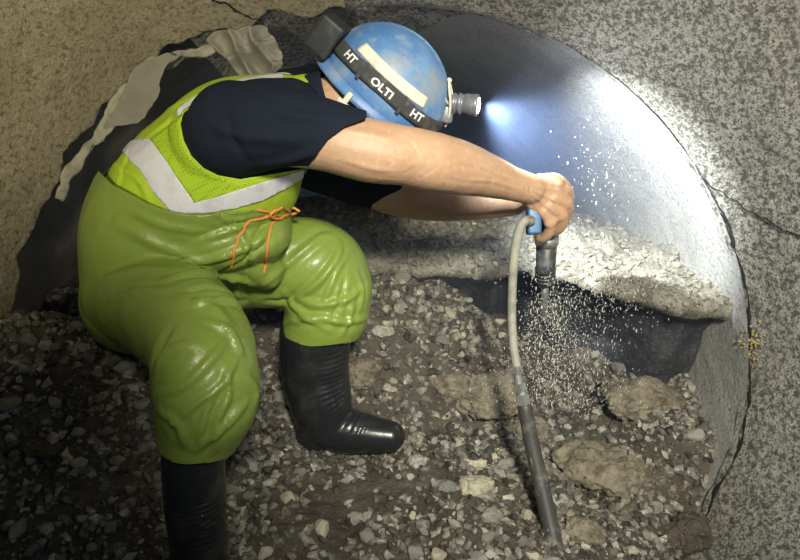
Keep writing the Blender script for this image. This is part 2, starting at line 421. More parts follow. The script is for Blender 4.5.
# ================================================================== THE WORKER
# ---- folds: ridges raised in the cloth along drawn lines
def visible_pts(bvh, pts, n=14):
    out = []
    for x, y in crom(pts, n):
        d = Vector(ray(x, y)).normalized(); h = bvh.ray_cast(Vector(CAM), d)
        if h[0]: out.append(h[0][:])
    return np.array(out)
def folds(v, f, lines):
    bvh = BVHTree.FromPolygons([Vector(q) for q in v], f); N = vnormals(v, f); d = np.zeros(len(v))
    for pts, w, amp in lines:
        q = visible_pts(bvh, pts)
        if len(q) < 2: continue
        w_m = w*dep(q.mean(0))/FOC
        lo = q.min(0)-3*w_m; hi = q.max(0)+3*w_m; idx = np.where(((v > lo) & (v < hi)).all(1))[0]
        if not len(idx): continue
        D = np.linalg.norm(v[idx][:, None]-q[None], axis=2); k = D.argmin(1); dm = D.min(1)
        s = np.sin(np.pi*np.clip((k+.8)/(len(q)+.6), 0, 1))**.5
        d[idx] += amp*s*(np.exp(-(dm/w_m*1.15)**1.35)-.35*np.exp(-((dm-1.7*w_m)/w_m)**2))
    return v+N*d[:, None]

HIPY = 1.38
body = []
LAT = nrm([-.12, 1, .1])
# torso and legs (mostly under clothes)
body.append(T2([(145, 288, 1.38, 44, .15), (175, 240, 1.37, 50, .145), (215, 185, 1.36, 52, .15), (255, 145, 1.36, 44, .15), (290, 118, 1.37, 30, .11), (318, 106, 1.37, 22, .06)], lat=LAT, sides=28))
body.append(T2([(300, 112, 1.37, 22), (330, 100, 1.36, 23), (352, 96, 1.355, 22)], sides=20))
body.append(T2([(140, 292, 1.29, 36), (180, 318, 1.12, 34), (208, 352, .99, 28), (204, 400, .97, 22), (194, 450, .96, 17), (197, 545, .95, 13), (200, 585, .94, 13)]))
body.append(T2([(205, 265, 1.45, 34), (265, 262, 1.47, 30), (322, 268, 1.47, 26), (323, 300, 1.45, 22), (317, 340, 1.43, 18), (323, 400, 1.41, 15), (330, 425, 1.40, 14)]))
body.append(T2([(200, 592, .94, 16), (232, 628, .90, 15), (252, 650, .88, 10)])); body.append(T2([(330, 430, 1.40, 14), (360, 434, 1.38, 12), (390, 438, 1.36, 8)]))
# arms
body.append(T2([(255, 130, 1.22, 34), (320, 139, 1.2, 31), (370, 151, 1.2, 31.5), (405, 156, 1.21, 29.5), (432, 162, 1.23, 29.5), (460, 168, 1.27, 27), (488, 176, 1.31, 21.5), (512, 184, 1.345, 17), (530, 189, 1.37, 15.5)], sides=28))
body.append(ell(P(425, 168, 1.205), (RT, UP, FW), (.030, .028, .03)))
body.append(T2([(330, 155, 1.52, 28), (372, 186, 1.54, 21), (398, 196, 1.55, 20), (430, 203, 1.53, 18), (470, 206, 1.50, 14.5), (515, 203, 1.46, 12.5)], sides=24))
# hands.  near (right) hand closes from the left over the tool head
def finger(rows, r): 
    return T2([(x, y, Y, r*k) for (x, y, Y), k in zip(rows, (1.08, 1.0, .95, .86, .78)[:len(rows)])], sides=14, n=5)
body.append(T2([(526, 188, 1.365, 15, .019), (538, 194, 1.372, 17.5, .018), (549, 201, 1.378, 18.5, .017), (556, 206, 1.385, 15, .016)], lat=(0, 1, 0), sides=22))
near_f = [([(552, 190, 1.378), (564, 190, 1.39), (568, 199, 1.415), (564, 208, 1.435), (556, 210, 1.445)], 6.6),
          ([(553, 198, 1.372), (565, 203, 1.385), (567, 212, 1.405), (562, 221, 1.425), (555, 222, 1.44)], 6.8),
          ([(549, 206, 1.37), (561, 215, 1.378), (561, 225, 1.392), (555, 231, 1.412), (549, 231, 1.43)], 6.5),
          ([(543, 211, 1.37), (550, 222, 1.373), (549, 232, 1.382), (543, 238, 1.398), (538, 237, 1.412)], 5.9)]
for r, w in near_f: body.append(finger(r, w))
for (x, y, Y) in ((564, 190, 1.386), (565, 203, 1.381), (561, 215, 1.375), (550, 222, 1.37)): body.append(ell(P(x, y, Y), (RT, UP, FW), (.0155, .0155, .013)))
body.append(finger([(533, 196, 1.40), (536, 206, 1.425), (542, 214, 1.44), (549, 218, 1.448)], 7))
# far (left) hand clasped on top of the tool behind it
body.append(T2([(513, 203, 1.46, 13, .018), (528, 194, 1.445, 15, .018), (541, 188, 1.435, 15, .018), (551, 186, 1.43, 12.5, .016)], lat=(0, 1, 0), sides=20))
far_f = [([(540, 184, 1.425), (552, 180, 1.41), (561, 182, 1.395), (565, 189, 1.392), (562, 195, 1.40)], 6.4),
         ([(541, 183, 1.44), (553, 179, 1.43), (563, 184, 1.415), (568, 192, 1.412), (566, 199, 1.42)], 6.4),
         ([(543, 184, 1.455), (555, 181, 1.45), (565, 188, 1.44), (569, 197, 1.435), (566, 205, 1.44)], 6.1),
         ([(545, 188, 1.47), (556, 187, 1.468), (565, 194, 1.462), (568, 203, 1.455), (565, 211, 1.455)], 5.5),
         ([(530, 188, 1.425), (540, 181, 1.405), (550, 179, 1.388), (559, 184, 1.378)], 6.6)]
for r, w in far_f: body.append(finger(r, w))
# head
HF = nrm([.764, -.05, -.645]); HU = nrm(np.array([.640, -.15, .76])); HU = nrm(HU-HF*np.dot(HU, HF)); HS = np.cross(HU, HF)   # HS = his left
RC = P(378, 99, 1.40); HC = RC-HU*.045
body.append(ell(HC+HU*.01-HF*.008, (HF, HS, HU), (.098, .078, .10), 32, 20))
body.append(ell(HC+HF*.028-HU*.06, (HF, HS, HU), (.066, .060, .062)))
body.append(ell(HC+HF*.062-HU*.105, (HF, HS, HU), (.024, .024, .02)))
body.append(tube([[*(HC+HF*.085-HU*.015), .009, .009], [*(HC+HF*.104-HU*.040), .011, .011], [*(HC+HF*.106-HU*.050), .013, .015]], sides=12, lat=HS))
for s in (-1, 1):
    body.append(ell(HC-HF*.004+HS*s*.080-HU*.038, (HF, HS, HU), (.017, .007, .030)))
    body.append(ell(HC+HF*.082+HS*s*.032+HU*.000, (HF, HS, HU), (.012, .022, .007)))
for dz_ in (.078, .088): body.append(ell(HC+HF*.088-HU*dz_, (HF, HS, HU), (.009, .022, .0052)))
v, f = remesh(body, .0034, 3, .5)
BODYF = [([(408, 140), (416, 150), (420, 160)], 2, -.0008), ([(420, 178), (430, 172), (438, 165)], 2, -.0008), ([(428, 150), (436, 156), (440, 164)], 2, -.0007), ([(405, 170), (415, 164), (424, 166)], 3, .0010),
 ([(455, 160), (485, 168), (515, 182)], 1.8, .0018), ([(470, 180), (495, 182), (520, 190)], 2, .0016), ([(440, 178), (460, 182), (480, 184)], 2, -.0008), ([(532, 186), (545, 188), (560, 191)], 1.3, .0016), ([(532, 190), (545, 196), (560, 204)], 1.3, .0018),
 ([(531, 194), (542, 203), (556, 215)], 1.3, .0018), ([(530, 198), (538, 210), (546, 221)], 1.2, .0015), ([(524, 180), (526, 188), (524, 197)], 1.3, -.0013), ([(528, 181), (530, 189), (528, 198)], 1.2, -.0012),
 ([(340, 130), (365, 134), (395, 140)], 5, .003), ([(345, 160), (370, 168), (395, 172)], 4, .002)]
# tendons / creases on the hands and the elbow fold
root_loc = [-.5, 1.35, 0.]
worker = empty('person', root_loc, 'worker in lime vest, green waders and black boots sitting bent forward in the pipe', 'person')
v = folds(v, f, BODYF); v = v+vnormals(v, f)*(.0008*fbm(v*40, 3, 77))[:, None]
skin = mesh('body', v, f, M['skin'], worker)
for s in (-1, 1):
    e_ = ell(HC+HF*.084+HS*s*.032-HU*.014, (HF, HS, HU), (.012, .013, .010), 16, 10); mesh('eye', *e_, M['white'], worker)
    e_ = ell(HC+HF*.0925+HS*s*.032-HU*.014, (HF, HS, HU), (.005, .006, .006), 12, 8); mesh('iris', *e_, M['blackpl'], worker)
v, f = remesh([ell(HC+HU*.008-HF*.014, (HF, HS, HU), (.105, .086, .103), 40, 28), ell(HC-HF*.055-HU*.065, (HF, HS, HU), (.058, .066, .055))], .005, 4)
val = np.minimum(.045-((v-HC)@HF-(v-HC)@HU*.7), (v-HC)@HU+.125); v, f = clip(v, f, val); solid(mesh('hair', v, f, M['hair'], worker), .004)
v, f = ell(HC+HF*.028-HU*.062, (HF, HS, HU), (.0695, .063, .066), 36, 24)
val = np.minimum(-.03-(v-HC)@HU, (v-HC)@HF+.01); v, f = clip(v, f, val); solid(mesh('beard', v, f, M['hair'], worker), .003)

def mir(v, ymid):
    m = v.copy(); far = m[:, 1] > ymid; m[far, 1] = 2*ymid-m[far, 1]; return proj(m)
# ---- T-shirt
chest = lambda g, gl=0: T2([(185, 232, 1.38, 58+g, .16+gl), (216, 182, 1.37, 62+g, .168+gl), (252, 142, 1.37, 56+g, .168+gl), (283, 120, 1.37, 41+g, .135+gl), (306, 110, 1.37, 28+g, .085+gl)], lat=LAT, sides=32)
sleeve_n = T2([(236, 130, 1.225, 47), (268, 127, 1.20, 41), (305, 130, 1.195, 35), (345, 140, 1.195, 32), (362, 144, 1.195, 31)], sides=28)
sleeve_f = T2([(305, 150, 1.52, 36), (348, 172, 1.54, 29), (385, 186, 1.55, 25), (402, 192, 1.55, 23)], sides=26)
collar = T2([(298, 112, 1.37, 31), (322, 101, 1.362, 27), (338, 96, 1.36, 26)], sides=26)
sleeve_c = T2([(225, 140, 1.26, 46), (255, 122, 1.26, 40), (290, 112, 1.30, 32)], sides=24)
v, f = remesh([chest(0), sleeve_n, sleeve_f, collar, sleeve_c], .005, 8)
v = folds(v, f, [([(205, 120), (240, 135), (300, 140)], 6, .006), ([(255, 100), (290, 115), (335, 120)], 5, .005), ([(250, 165), (285, 160), (320, 150)], 5, .005), ([(225, 110), (235, 140), (250, 165)], 6, -.005), ([(350, 165), (370, 185)], 4, .004), ([(335, 175), (355, 195)], 4, .004)])
px = proj(v); near = v[:, 1] < 1.33
hem_n = sdpoly(px, [(0, 0), (368, 0), (366, 119), (345, 127), (329, 138), (318, 152), (310, 163), (306, 190), (306, 600), (0, 600)])
hem_f = sdpoly(px, [(0, 0), (600, 0), (600, 100), (408, 178), (400, 190), (385, 196), (372, 204), (365, 230), (365, 600), (0, 600)])
neckc = .055-((v-P(330, 99, 1.36))@nrm([.9, 0, .25])+.068)
val = np.where(near, hem_n, hem_f); val = np.minimum(val*.002, np.where(np.abs(v[:, 1]-1.36) < .09, neckc+.012, 1)); val = np.minimum(val, (v-P(190, 235, 1.38))@nrm([.5, 0, .8])+.02)
v, f = clip(v, f, val); solid(mesh('t_shirt', v, f, M['shirt'], worker), .003, 1)
# small white print on the far sleeve
lv = []
SHB = BVHTree.FromPolygons([Vector(q) for q in v], f)
def on(bvh, x, y, lift=.002):
    d = Vector(ray(x, y)).normalized(); h = bvh.ray_cast(Vector(CAM), d)
    if not h[0]: return None
    n = h[1] if h[1].dot(d) < 0 else -h[1]
    return np.array(h[0]+n*lift)
def patch(bvh, quad, lift=.002, n=8, m=4):
    q = np.array(quad, float); V = []
    for i in range(n+1):
        for j in range(m+1):
            a, b = i/n, j/m; p = (q[0]*(1-a)+q[1]*a)*(1-b)+(q[3]*(1-a)+q[2]*a)*b
            r = on(bvh, *p, lift); V.append(r if r is not None else (V[-1] if V else P(*p, 1.3)))
    return np.array(V), [(i*(m+1)+j, (i+1)*(m+1)+j, (i+1)*(m+1)+j+1, i*(m+1)+j+1) for i in range(n) for j in range(m)]
pv = [patch(SHB, q, .003, 3, 3) for q in ([(363, 172), (368, 170), (369, 174), (364, 176)], [(370, 170), (376, 172), (374, 175), (370, 174)], [(365, 177), (374, 177), (373, 180), (366, 181)])]
v, f = merge(pv); o = mesh('sleeve_print', v, f, M['white'], worker); o['label'] = 'small white print on the sleeve'; solid(o, .001)

# ---- vest
v, f = remesh([T2([(178, 216, 1.375, 74, .183), (197, 198, 1.375, 77, .184), (216, 180, 1.37, 77, .184), (250, 143, 1.37, 69, .182), (283, 120, 1.37, 47, .148), (306, 110, 1.37, 33, .098)], lat=LAT, sides=32), T2([(225, 142, 1.27, 52), (255, 125, 1.28, 45), (285, 112, 1.31, 31)], sides=24)], .005, 10)
v = folds(v, f, [([(115, 165), (140, 180), (150, 200)], 4, .006), ([(130, 150), (122, 172), (118, 190)], 3, .005), ([(150, 120), (190, 100), (240, 84)], 5, .004), ([(150, 140), (175, 120), (185, 112)], 4, -.005)])
p2 = mir(v, 1.37)
ARM = [(184, 113), (198, 103), (215, 94), (245, 85), (275, 81), (300, 83), (318, 92), (400, 90), (420, 150), (330, 162), (312, 169), (300, 169), (270, 174), (240, 179), (218, 175), (204, 168), (192, 156), (184, 140), (181, 124)]
VEST = [(60, 60), (300, 60), (316, 90), (340, 110), (345, 215), (300, 216), (255, 219), (230, 222), (202, 225), (165, 221), (127, 204), (98, 182), (60, 160)]
fv = np.minimum(sdpoly(p2, VEST), -sdpoly(p2, ARM))
vv, vf = v, f
def vest_part(name, poly, m, lift, extra=None, th=.0025):
    val = sdpoly(p2, poly) if poly is not None else fv
    if extra is not None: val = np.minimum(val, extra)
    a, b = clip(vv+vnormals(vv, vf)*lift, vf, val); o = mesh(name, a, b, m, vest_root); solid(o, th, 1); return o
BODYMESH = [(184, 113), (178, 122), (157, 138), (153, 142), (195, 199), (247, 186), (300, 170), (300, 160), (200, 90)]
a, b = clip(v, f, fv); vest_root = mesh('vest', a, b, M['vest'], worker); vest_root['label'] = 'lime safety vest'; solid(vest_root, .003, 1)
def sub(name, val, m, lift, th=.002, label=None):
    a, b = clip(vv+vnormals(vv, vf)*lift, vf, val)
    a = a-np.array(worker.location); me = bpy.data.meshes.new(name); me.from_pydata(a.tolist(), [], b); me.update(); me.polygons.foreach_set('use_smooth', [True]*len(me.polygons)); me.materials.append(m)
    o = bpy.data.objects.new(name, me); COL.objects.link(o); o.parent = vest_root; solid(o, th, 1)
    if label: o['label'] = label
    return o
mp_ = np.minimum(sdpoly(p2, [(150, 136), (184, 112), (150, 60), (330, 60), (330, 172), (300, 172), (247, 188), (196, 203)]), np.minimum(fv-1.5, sdpoly(p2, [(140, 145), (177, 121), (179, 110), (186, 150), (196, 163), (212, 175), (240, 183), (302, 173), (303, 180), (247, 192), (195, 205)])))
for sd in (-1, 1): sub('mesh_panel', np.minimum(mp_, (vv[:, 1]-1.37)*sd*1e4), M['vestmesh'], .0022, .0015, 'lime mesh panel')
sub('reflective_stripe', sdpoly(p2, [(121, 148), (137, 141), (152, 140), (164, 156), (170, 164), (180, 180), (196, 203), (172, 211), (158, 195), (150, 185), (142, 170), (134, 163)]), M['silver'], .0045, .0015, 'silver diagonal stripe')
sub('reflective_stripe', np.minimum(sdpoly(p2, [(171, 211), (196, 202), (220, 195), (247, 186), (275, 177), (301, 169), (301, 176), (285, 187), (262, 199), (235, 207), (210, 212), (185, 213)]), fv), M['silver'], .005, .0015, 'silver curved stripe under the arm')
pip = np.minimum(np.minimum(fv, 4.2+sdpoly(p2, ARM)), sdpoly(p2, [(181, 118), (178, 108), (210, 84), (250, 72), (283, 72), (283, 90), (250, 92), (205, 106), (190, 116)]))
sub('piping', pip, M['silver'], .005, .0015, 'white edging round the armhole')

# ---- waders
parts = [T2([(142, 292, 1.38, 54, .185), (160, 250, 1.38, 74, .198), (180, 214, 1.38, 81, .20), (203, 186, 1.37, 83, .20), (226, 156, 1.37, 80, .20)], lat=LAT, sides=36),
         T2([(135, 292, 1.30, 50), (168, 308, 1.19, 54), (196, 335, 1.06, 52), (205, 365, .99, 51), (207, 398, .965, 51), (199, 430, .96, 41), (193, 455, .96, 33), (193, 470, .96, 30)], sides=30),
         T2([(200, 262, 1.42, 48), (262, 263, 1.46, 44), (312, 266, 1.47, 46), (326, 285, 1.46, 45), (326, 312, 1.44, 42), (318, 335, 1.43, 36), (315, 350, 1.43, 34)], sides=30),
         T2([(215, 235, 1.36, 40, .13), (245, 245, 1.38, 30, .13), (262, 255, 1.40, 22, .12)], lat=LAT, sides=26),
         T2([(195, 220, 1.34, 50, .16), (235, 225, 1.34, 42, .15), (265, 228, 1.35, 26, .12)], lat=LAT, sides=26)]
v, f = remesh(parts, .005, 8)
L = [ # near leg
 ([(180, 300), (215, 310), (238, 345)], 8, .007), ([(155, 395), (185, 385), (215, 355), (228, 335)], 4, .006), ([(165, 430), (195, 405), (222, 385), (240, 350)], 4, .006),
 ([(195, 450), (225, 425), (248, 400)], 4.5, .006), ([(215, 452), (218, 420), (228, 395), (226, 365)], 4, .007), ([(150, 370), (170, 352), (195, 345)], 5, .005), ([(245, 375), (256, 390), (253, 405)], 6, .005),
 ([(160, 412), (178, 425), (185, 445)], 5, .006), ([(205, 320), (228, 332), (244, 360)], 4, .006), ([(172, 330), (160, 350), (152, 372)], 5, -.006), ([(200, 440), (205, 415), (214, 398)], 3, .006),
 # lap and waist
 ([(165, 280), (200, 275), (235, 278), (252, 285)], 4, .012), ([(185, 292), (215, 290), (245, 300)], 3.5, -.010), ([(195, 305), (222, 300), (245, 308)], 4, .009),
 ([(200, 240), (225, 232), (255, 222)], 3.5, .008), ([(180, 262), (215, 258), (250, 245), (268, 230)], 4, .010), ([(212, 275), (240, 262), (262, 246)], 3, -.008), ([(120, 225), (160, 245), (205, 262)], 6, .006),
 ([(100, 280), (140, 270), (190, 272)], 6, .005), ([(110, 300), (140, 292), (175, 290)], 4, .005), ([(232, 275), (240, 300), (250, 312)], 4, .010), ([(225, 220), (240, 232), (246, 250)], 3, .006),
 ([(262, 225), (250, 250), (246, 285)], 3, -.008), ([(215, 214), (235, 220), (262, 214)], 2.5, .005), ([(130, 210), (165, 225), (210, 232)], 4, .004),
 # far leg
 ([(290, 300), (315, 285), (335, 262), (340, 245)], 4, .011), ([(285, 322), (315, 318), (345, 322), (368, 318)], 3.5, .009), ([(300, 300), (320, 305), (345, 300), (362, 288)], 3.5, .008),
 ([(325, 300), (335, 275), (347, 255)], 3, .008), ([(330, 322), (340, 300), (345, 275)], 3, -.006), ([(265, 285), (290, 262), (318, 240), (330, 235)], 4, .007), ([(285, 292), (300, 312), (330, 330)], 3.5, .007),
 ([(342, 335), (350, 318), (352, 300)], 3, .006), ([(268, 300), (285, 300), (305, 288)], 4, -.008), ([(355, 270), (362, 290), (360, 310)], 3, .005)]
v = folds(v, f, L)
v = v+vnormals(v, f)*(.0045*fbm(v*np.array([9, 9, 12]), 2, 61))[:, None]
p2 = mir(v, 1.38)
TOPW = [(60, 150), (98, 170), (112, 184), (127, 192), (147, 203), (165, 210), (185, 214), (202, 215), (230, 212), (255, 209), (275, 206), (300, 206), (400, 210), (400, 700), (-100, 700), (-100, 150)]
val = sdpoly(p2, TOPW)*.002
nl = (v[:, 1] < 1.12); 
hn = -((v-P(193, 441, .96))@nrm(P(192, 500, .955)-P(200, 420, .965)))
hf = -((v-P(315, 332, 1.43))@nrm(P(316, 380, 1.42)-P(318, 320, 1.435)))
isn = (v[:, 1] < 1.15) & (v[:, 2] < .35); isf = (v[:, 0] > -.36) & (v[:, 1] > 1.25) & (v[:, 2] < .45)
val = np.where(isn, np.minimum(val, hn+.003*np.sin(v[:, 0]*60)), val); val = np.where(isf, np.minimum(val, hf+.003*np.sin(v[:, 0]*50)), val)
v, f = clip(v, f, val)
wad = mesh('waders', v, f, M['wader'], worker); wad['label'] = 'shiny green rubber waders'; solid(wad, .003, 1)
WB = BVHTree.FromPolygons([Vector(q) for q in v], f)
# drawstring
def cord(pts, r, lift=.004, n=6):
    rows = []
    for x, y in crom(pts, n):
        p = on(WB, x, y, lift)
        if p is None or (rows and abs(p[1]-rows[-1][1]) > .05): p = P(x, y, rows[-1][1] if rows else 1.2)
        rows.append([*p, r])
    return tube(rows, sides=10, n=1)
v, f = merge([cord([(258, 209), (268, 211), (276, 214), (285, 217), (298, 212)], .0032), cord([(274, 214), (262, 217), (248, 222), (240, 235), (234, 252), (232, 266)], .003), cord([(280, 216), (272, 224), (268, 236), (266, 254), (263, 272)], .003),
              cord([(270, 210), (280, 206), (286, 212), (276, 217), (268, 213), (272, 208)], .003, .009), cord([(282, 216), (292, 208), (299, 211)], .003, .008)])
o = mesh('drawstring', v, f, M['string'], worker); o['label'] = 'orange cord tied in a bow at the waist'
v, f = merge([cord([(262, 222), (248, 244), (240, 262), (228, 280)], .0016, .001), ])
# ---- boots
def boot(rows, foot, heel, flatz, ribs, nm):
    v, f = remesh([T2(rows, sides=28), T2(foot, sides=26), T2(heel, sides=22)], .0035, 7)
    v[:, 2] = np.maximum(v[:, 2], flatz)
    N = vnormals(v, f); path = crom(np.array([[*P(x, y, Y)] for x, y, Y in ribs]), 40); d = np.linalg.norm(v[:, None]-path[None], axis=2); k = d.argmin(1)/len(path); dm = d.min(1)
    w = np.exp(-(dm/.045)**2)*sst(0, .06, k)*sst(1, .94, k)
    v = v+N*(w*.0036*np.sign(np.sin(k*len(ribs)*2*math.pi*4.2)))[:, None]
    b = mesh(nm, v, f, M['boot'], worker)
    return b, v, f
bf, v1, f1 = boot([(315, 318, 1.43, 31), (315, 335, 1.43, 35.5), (315, 370, 1.43, 34), (320, 398, 1.415, 32), (326, 420, 1.405, 28)],
     [(326, 424, 1.405, 26), (348, 430, 1.39, 22), (370, 434, 1.375, 19), (390, 436, 1.365, 15.5)], [(318, 418, 1.41, 24), (314, 432, 1.41, 20), (314, 438, 1.41, 17)], -.045,
     [(344, 352, 1.35), (346, 378, 1.345), (350, 398, 1.34), (360, 412, 1.335), (374, 420, 1.33)], 'boot')
bn, v2, f2 = boot([(193, 426, .96, 27), (193, 446, .96, 30.5), (195, 500, .955, 30), (198, 540, .95, 27.5), (200, 572, .945, 29)],
     [(202, 576, .945, 27), (224, 604, .91, 24), (244, 628, .88, 21), (262, 648, .86, 17)], [(196, 575, .955, 27), (190, 596, .955, 23)], -.12,
     [(205, 505, .885), (210, 530, .88), (214, 552, .87), (222, 575, .85)], 'boot')
for (bo, v, zf) in ((bf, v1, -.045), (bn, v2, -.12)):
    T = None; val = (zf+.020)-v[:, 2]; vv_ = v.copy(); c = v[v[:, 2] < zf+.02].mean(0); vv_[:, :2] = c[:2]+(v[:, :2]-c[:2])*1.06
    a, b = clip(vv_, f1 if bo is bf else f2, val); a = a-np.array(worker.location)
    me = bpy.data.meshes.new('sole'); me.from_pydata(a.tolist(), [], b); me.update(); me.materials.append(M['sole']); so = bpy.data.objects.new('sole', me); COL.objects.link(so); so.parent = bo; solid(so, .004, 1)
# shaft rim
for bo, c, ax in ((bf, P(315, 343, 1.43), None), (bn, P(193, 455, .96), None)): pass

# ================================================================== HARD HAT
hat = empty('hard_hat', RC, 'scuffed blue hard hat worn on the bent worker\'s head', 'hard hat')
AH = (.142, .114, .142)   # half length, half width, height
UC = HU*.012
def dome(th, h, g=0):
    """th round the rim (0=front), h = 0 rim .. 1 crown"""
    a = h*math.pi/2; c = np.cos(a); s = np.sin(a)
    rib = .004*np.exp(-((np.sin(th))/.22)**2)*c*0
    return RC+UC+np.multiply.outer(c*np.cos(th)*(AH[0]+g), HF)+np.multiply.outer(c*np.sin(th)*(AH[1]+g), HS)+np.multiply.outer(s*(AH[2]+g), HU)
th = np.linspace(0, 2*math.pi, 97)[:-1]; hs = np.linspace(-.10, 1, 44)
V = []; F = []
for h in hs:
    g = 0
    for t in th: 
        ridge = .0045*math.exp(-((math.sin(t)*AH[1])/.022)**2)*sst(.15, .35, h)*(1-.2*h)
        V.append(dome(t, h, ridge))
n = len(th)
for i in range(len(hs)-1):
    for k in range(n): F.append((i*n+k, i*n+(k+1) % n, (i+1)*n+(k+1) % n, (i+1)*n+k))
o = mesh('shell', V, F, M['blue'], hat); solid(o, .003, -1); o['label'] = 'scuffed blue domed shell'
# brim: flared lip, longer peak at the front
V = []; F = []; cs = [0, .25, .5, .75, 1]
for c in cs:
    for t in th:
        pk = .010+.020*max(0, math.cos(t))**3+.006*max(0, -math.cos(t)); b0 = dome(t, -.02, .001)
        out = nrm(HF*math.cos(t)*AH[0]+HS*math.sin(t)*AH[1]); V.append(b0+out*pk*c-HU*(.010*c+.010*c*c))
for i in range(len(cs)-1):
    for k in range(n): F.append((i*n+k, i*n+(k+1) % n, (i+1)*n+(k+1) % n, (i+1)*n+k))
o = mesh('brim', V, F, M['blue'], hat); solid(o, .004, 0)
# edge line along the crown, sticker strip and accessories on the side facing out
def dpatch(t0, t1, h0, h1, g, n=24, m=6, sk=0):
    V = []; F = []
    for i in range(n+1):
        for j in range(m+1):
            a = i/n; b = j/m; V.append(dome(t0+(t1-t0)*a, h0+(h1-h0)*b+sk*a, g))
    return np.array(V), [(i*(m+1)+j, (i+1)*(m+1)+j, (i+1)*(m+1)+j+1, i*(m+1)+j+1) for i in range(n) for j in range(m)]
SD = -math.pi/2   # his right side, nearest the viewer
o = mesh('reflective_sticker', *dpatch(SD-.74, SD+.70, .238, .345, .0022), M['sticker'], hat); solid(o, .001); o['label'] = 'beige reflective sticker strip'
o = mesh('square_sticker', *dpatch(SD+1.12, SD+1.25, -.02, .06, .0022, 6, 4), M['white'], hat); solid(o, .001); o['label'] = 'small white square sticker'
for k, t in enumerate((SD-.28, SD+.30)):
    c = dome(t, -.01, .006); out = nrm(HF*math.cos(t)+HS*math.sin(t)); tg = np.cross(HU, out)
    v, f = merge([boxm(c-HU*.020+out*.008, (tg, out, HU), (.006, .004, .012), .002), boxm(c-HU*.034+out*.010, (tg, out, HU), (.014, .004, .005), .002)])
    o = mesh('strap_clip', v, f, M['sticker'], hat)
# chin strap and inner headband hanging at the back
v, f = tube([[*(RC-HF*.125-HU*.012), .012, .004], [*(RC-HF*.128-HU*.045+HS*-.01), .011, .004], [*(RC-HF*.110-HU*.07-HS*.02), .009, .004]], lat=HS, sides=10)
o = mesh('nape_strap', v, f, M['blackpl'], hat)
V = []; F = []
for i, hh in enumerate((-.004, -.034)):
    for t in th: V.append(RC+HU*hh+HF*math.cos(t)*.112+HS*math.sin(t)*.092)
for k in range(n): F.append((k, (k+1) % n, n+(k+1) % n, n+k))
o = mesh('headband', V, F, M['blackpl'], hat); solid(o, .004)

# ================================================================== HEADLAMP
lampc = dome(0.0, .18, .0)
lamp = empty('headlamp', lampc, 'lit headlamp strapped round the blue hard hat, battery pack at the back', 'headlamp')
V, F = [], []
m = 5
for k in range(n):
    for j in range(m):
        t = th[k]; V.append(dome(t, .085+.135*j/(m-1)+.012*math.sin(3*t), .0052+.001*math.sin(9*t)))
for k in range(n):
    for j in range(m-1): F.append((k*m+j, ((k+1) % n)*m+j, ((k+1) % n)*m+j+1, k*m+j+1))
strap = mesh('head_strap', V, F, M['strap'], lamp); solid(strap, .0025)
def wrap_text(txt, tc, hc, size, parent):
    cu = bpy.data.curves.new('lettering', 'FONT'); cu.body = txt; cu.size = size; cu.align_x = 'CENTER'; cu.align_y = 'CENTER'; cu.resolution_u = 3; cu.offset = .0006
    ob = bpy.data.objects.new('t', cu); COL.objects.link(ob); dg = bpy.context.evaluated_depsgraph_get(); dg.update(); me = ob.evaluated_get(dg).to_mesh()
    v = np.array([q.co[:] for q in me.vertices]); f = [tuple(p.vertices) for p in me.polygons]; bpy.data.objects.remove(ob)
    R = .118; out = [dome(tc+x/R, hc+y/(.142*math.pi/2), .0086) for x, y, z in v]
    a = np.array(out)-np.array(lamp.location); mm = bpy.data.meshes.new('lettering'); mm.from_pydata(a.tolist(), [], f); mm.update(); mm.materials.append(M['white'])
    o = bpy.data.objects.new('lettering', mm); COL.objects.link(o); o.parent = parent; o['label'] = 'white lettering on the strap'
wrap_text('HT', SD-.66, .152, .021, strap); wrap_text('OLTI', SD-.02, .152, .020, strap); wrap_text('HT', SD+.62, .152, .021, strap)
for t in (SD-.38, SD+.34):   # stitched loops across the strap
    v, f = dpatch(t-.025, t+.025, .07, .235, .0075, 4, 8); 
    a = v-np.array(lamp.location); mm = bpy.data.meshes.new('strap_loop'); mm.from_pydata(a.tolist(), [], f); mm.materials.append(M['strap']); o = bpy.data.objects.new('strap_loop', mm); COL.objects.link(o); o.parent = strap; solid(o, .002)
# battery pack at the back
bc = dome(math.pi, .20, .018)-HS*.045-HU*.022
AXb = (HF, HS, HU)
o = mesh('battery_pack', *boxm(bc-HF*.002, AXb, (.027, .040, .038), .008, 3), M['blackpl'], lamp)
v, f = merge([boxm(bc-HF*.028, AXb, (.003, .034, .030), .002)]); o2 = mesh('battery_lid', v, f, M['blackpl'], lamp)
# lamp body at the front
LD = nrm([.965, -.22, -.07]); L0 = P(452, 103, 1.385); LU = nrm(np.cross(LD, [0, -1, 0])); LS = np.cross(LU, LD)
def cylx(stations): return tube([[*(L0+LD*d), r] for d, r in stations], sides=32, n=1, flat=True)
v, f = cylx([(-.016, .010), (-.012, .018), (.004, .0215), (.008, .0215), (.009, .019), (.013, .019), (.014, .0225), (.020, .0225), (.021, .020), (.026, .020), (.027, .0225), (.046, .0225), (.050, .0235), (.056, .0235), (.0565, .019), (.054, .018)])
o = mesh('lamp_head', v, f, M['greypl'], lamp)
v, f = tube([[*(L0+LD*.0555), .0165], [*(L0+LD*.0575), .0165], [*(L0+LD*.0595), .012], [*(L0+LD*.0605), .005]], sides=28, n=1, flat=True)
lens = mesh('lens', v, f, M['lens'], lamp); lens['label'] = 'glowing white lens'
